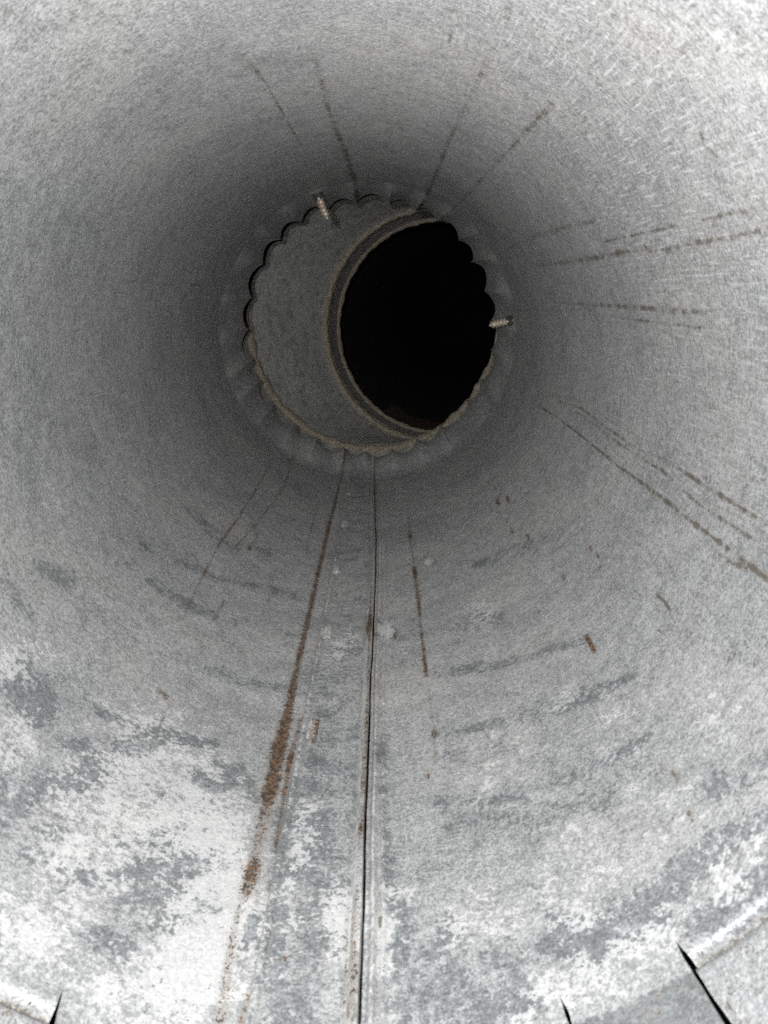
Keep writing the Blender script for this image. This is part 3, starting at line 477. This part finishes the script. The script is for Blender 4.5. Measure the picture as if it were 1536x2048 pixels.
# elbow edge shaped to the scallops, so the dark gap imitates their shadow
td = (np.degrees(tt[0]) + 180) % 360 - 180
rc = crimp_parts(td[None, :], np.ones((1, 240)))[0][0]
ex, ez = rc * np.sin(np.radians(td)), -rc * np.cos(np.radians(td)) + 0.035
gap = -0.03 + 0.058 * np.clip((np.cos(np.radians(td + 150)) - 0.1) / 0.5, 0, 1)
sc_ = 1.02 - gap / 0.95
E0 = np.stack([0.1 + (ex - 0.1) * sc_, 6.22 + 0 * ex, 0.3 + (ez - 0.3) * sc_], -1) * R
bl = np.array([0.0, 0.35, 0.7, 0.92])
pre = np.array([E0 * (1 - b_) + g1[0] * b_ for b_ in bl * bl * (3 - 2 * bl)])
pre[:, :, 1] = (E0[:, 1][None] * (1 - bl[:, None]) + g1[0][:, 1][None] * bl[:, None])
g1 = np.concatenate([pre, g1], 0)
gore = grid_mesh('gore', g1, True, M_ELBOW, elbow, flip=False)
grid_mesh('gore', loft([RING2, RING3], 200, 6), True, M_ELBOW, elbow, flip=False)

def bead(c, minor, wob=0.0, name='bead', fade=None):
    cx, cy, cz, phi, r = c
    n, mm = 260, 12
    t = np.linspace(0, 2 * np.pi, n, endpoint=False); a = np.linspace(0, 2 * np.pi, mm, endpoint=False)
    T, A = np.meshgrid(t, a)
    ax = np.array([math.cos(phi), -math.sin(phi), 0.0]); nz = np.array([math.sin(phi), math.cos(phi), 0.0])
    if fade is not None: minor = minor * np.clip((np.cos(T - fade) + 0.35) / 0.6, 0.06, 1)
    mi = minor * (1 + wob * np.sin(T * 17 + 1) + wob * np.sin(T * 41 + 2) + 0.6 * wob * np.sin(T * 83))
    rr_ = r - minor * 0.25 + mi * np.cos(A)
    P = np.array([cx, cy, cz]) + rr_[..., None] * (np.sin(T)[..., None] * ax - np.cos(T)[..., None] * np.array([0, 0, 1.0])) + (mi * 1.25 * np.sin(A))[..., None] * nz
    P = np.concatenate([P, P[:1]], 0) * R
    return grid_mesh(name, P, True, M_BEAD, elbow)
bead(RING1, 0.036, 0.16, fade=-0.25)
bead((RING1[0] + 0.022, RING1[1] + 0.08, RING1[2], RING1[3], RING1[4] + 0.004), 0.012, 0.1, fade=-0.25)
bead(RING2, 0.026, 0.14)
bead((RING2[0] + 0.02, RING2[1] + 0.085, RING2[2], RING2[3], RING2[4] - 0.006), 0.010, 0.1)
bead(RING3, 0.022, 0.16, 'end_lip')

# short lap on the gore's floor
def on_gore(tdeg, v, lift):
    t = math.radians(tdeg)
    c0, c1 = np.array(RING1), np.array(RING2)
    c = c0 + (c1 - c0) * v
    a = np.array([math.cos(c[3]), -math.sin(c[3]), 0.0])
    return (c[:3] + (c[4] - lift) * (math.sin(t) * a - math.cos(t) * np.array([0, 0, 1.0]))) * R
Pl = np.array([[on_gore(-11 + 13 * v + s, v, l) for s, l in ((-20, -0.003), (-14, 0.004), (-8, 0.009), (-3, 0.014), (0.0, 0.014), (0, -0.01))] for v in np.linspace(0.02, 0.97, 16)])
grid_mesh('lap_seam', Pl, False, M_ELBOW, elbow, flip=False)
Pl = np.array([[on_gore(-11 + 13 * v + s * (0.6 + 0.5 * math.sin(v * 9)), v, l) for s, l in ((0.05, 0.002), (0.9, 0.003), (1.0, -0.004))] for v in np.linspace(0.04, 0.95, 24)])
grid_mesh('lap_shade_strip', Pl, False, M_BURR_SHADE, elbow, flip=False)  # dark strip laid on as the shade of the lap edge

# ------------------------------------------------------------------ black-coloured flue beyond the elbow, its far end closed to keep sky out
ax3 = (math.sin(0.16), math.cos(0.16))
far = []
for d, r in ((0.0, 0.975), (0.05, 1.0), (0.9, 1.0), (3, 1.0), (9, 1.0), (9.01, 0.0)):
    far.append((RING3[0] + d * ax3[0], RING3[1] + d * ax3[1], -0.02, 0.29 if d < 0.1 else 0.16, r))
fo = grid_mesh('dark_flue', loft(far, 120, 5), True, M_FLUE, None, flip=False)
tag(fo, 'pitch black flue opening beyond the elbow', 'flue')
# rusty patch of sheet on its floor
tp = np.linspace(-34, 26, 40)
def on_far(tdeg, d, r):
    t = math.radians(tdeg); a = np.array([math.cos(0.16), -math.sin(0.16), 0])
    return (np.array([RING3[0] + d * ax3[0], RING3[1] + d * ax3[1], -0.02]) + r * (math.sin(t) * a - math.cos(t) * np.array([0, 0, 1.0]))) * R
Pp = np.array([[on_far(t, 0.16 + s * (0.75 + 0.08 * math.sin(t * 0.4) + 0.1 * math.sin(t * 0.13)), 0.985) for t in tp] for s in np.linspace(0, 1, 5)])
o = grid_mesh('rusty_floor_sheet', Pp, False, M_RUSTY, fo, flip=False)

# ------------------------------------------------------------------ screws driven through the crimp
def screw(th, y, length, dia, lean, label):
    e = empty('sheet_metal_screw')
    tag(e, label, 'screw')
    t = math.radians(th)
    base = np.array([math.sin(t), y / 1.0, -math.cos(t)]) * np.array([0.985, 1, 0.985])
    inward = np.array([-math.sin(t), 0, math.cos(t)]) + np.array(lean)
    inward /= np.linalg.norm(inward)
    s1 = np.cross(inward, [0, 1, 0]); s1 /= np.linalg.norm(s1); s2 = np.cross(inward, s1)
    na, nl = 28, 110
    A, T = np.meshgrid(np.linspace(0, 2 * np.pi, na, endpoint=False), np.linspace(-0.25, 1, nl))
    core = np.where(T < 0.8, 0.78, 0.78 * np.clip((1.0 - T) / 0.2, 0, 1) ** 0.6 + 0.02)
    pitch = 0.15
    fr = (T / pitch - A / (2 * np.pi)) % 1
    tooth = np.clip(1 - np.abs(fr - 0.5) * 3.6, 0, 1)
    rr_ = (core + 0.42 * tooth * np.clip((1.0 - T) / 0.15, 0, 1)) * dia / 2
    P = base + (T * length)[..., None] * inward + rr_[..., None] * (np.cos(A)[..., None] * s1 + np.sin(A)[..., None] * s2)
    grid_mesh('threaded_shank', P * R, True, M_SCREW, e)
    # torn metal round the hole
    nb, mb = 40, 8
    A, B = np.meshgrid(np.linspace(0, 2 * np.pi, nb, endpoint=False), np.linspace(0, 2 * np.pi, mb + 1))
    jag = 1 + 0.28 * np.sin(A * 5 + th) + 0.2 * np.sin(A * 9 + 2)
    rr_ = dia * 0.5 * (1.12 + 0.22 * jag * np.cos(B))
    P = base + (0.012 + 0.02 * jag * np.sin(B))[..., None] * inward + rr_[..., None] * (np.cos(A)[..., None] * s1 + np.sin(A)[..., None] * s2)
    grid_mesh('burr', P * R, True, M_BURR_SHADE, e)
screw(-161.0, 5.56, 0.17, 0.052, (0.03, 0.0, 0.05), 'threaded screw tip poking down through the top of the crimped duct end')
screw(97.6, 5.58, 0.155, 0.05, (0, 0, -0.08), 'threaded screw tip poking in from the right side of the crimped duct end')

# ------------------------------------------------------------------ stand the duct upright
for o in list(col.objects):
    if o.parent is None and o.type in {'MESH', 'EMPTY'}:
        o.matrix_world = ROT @ o.matrix_world
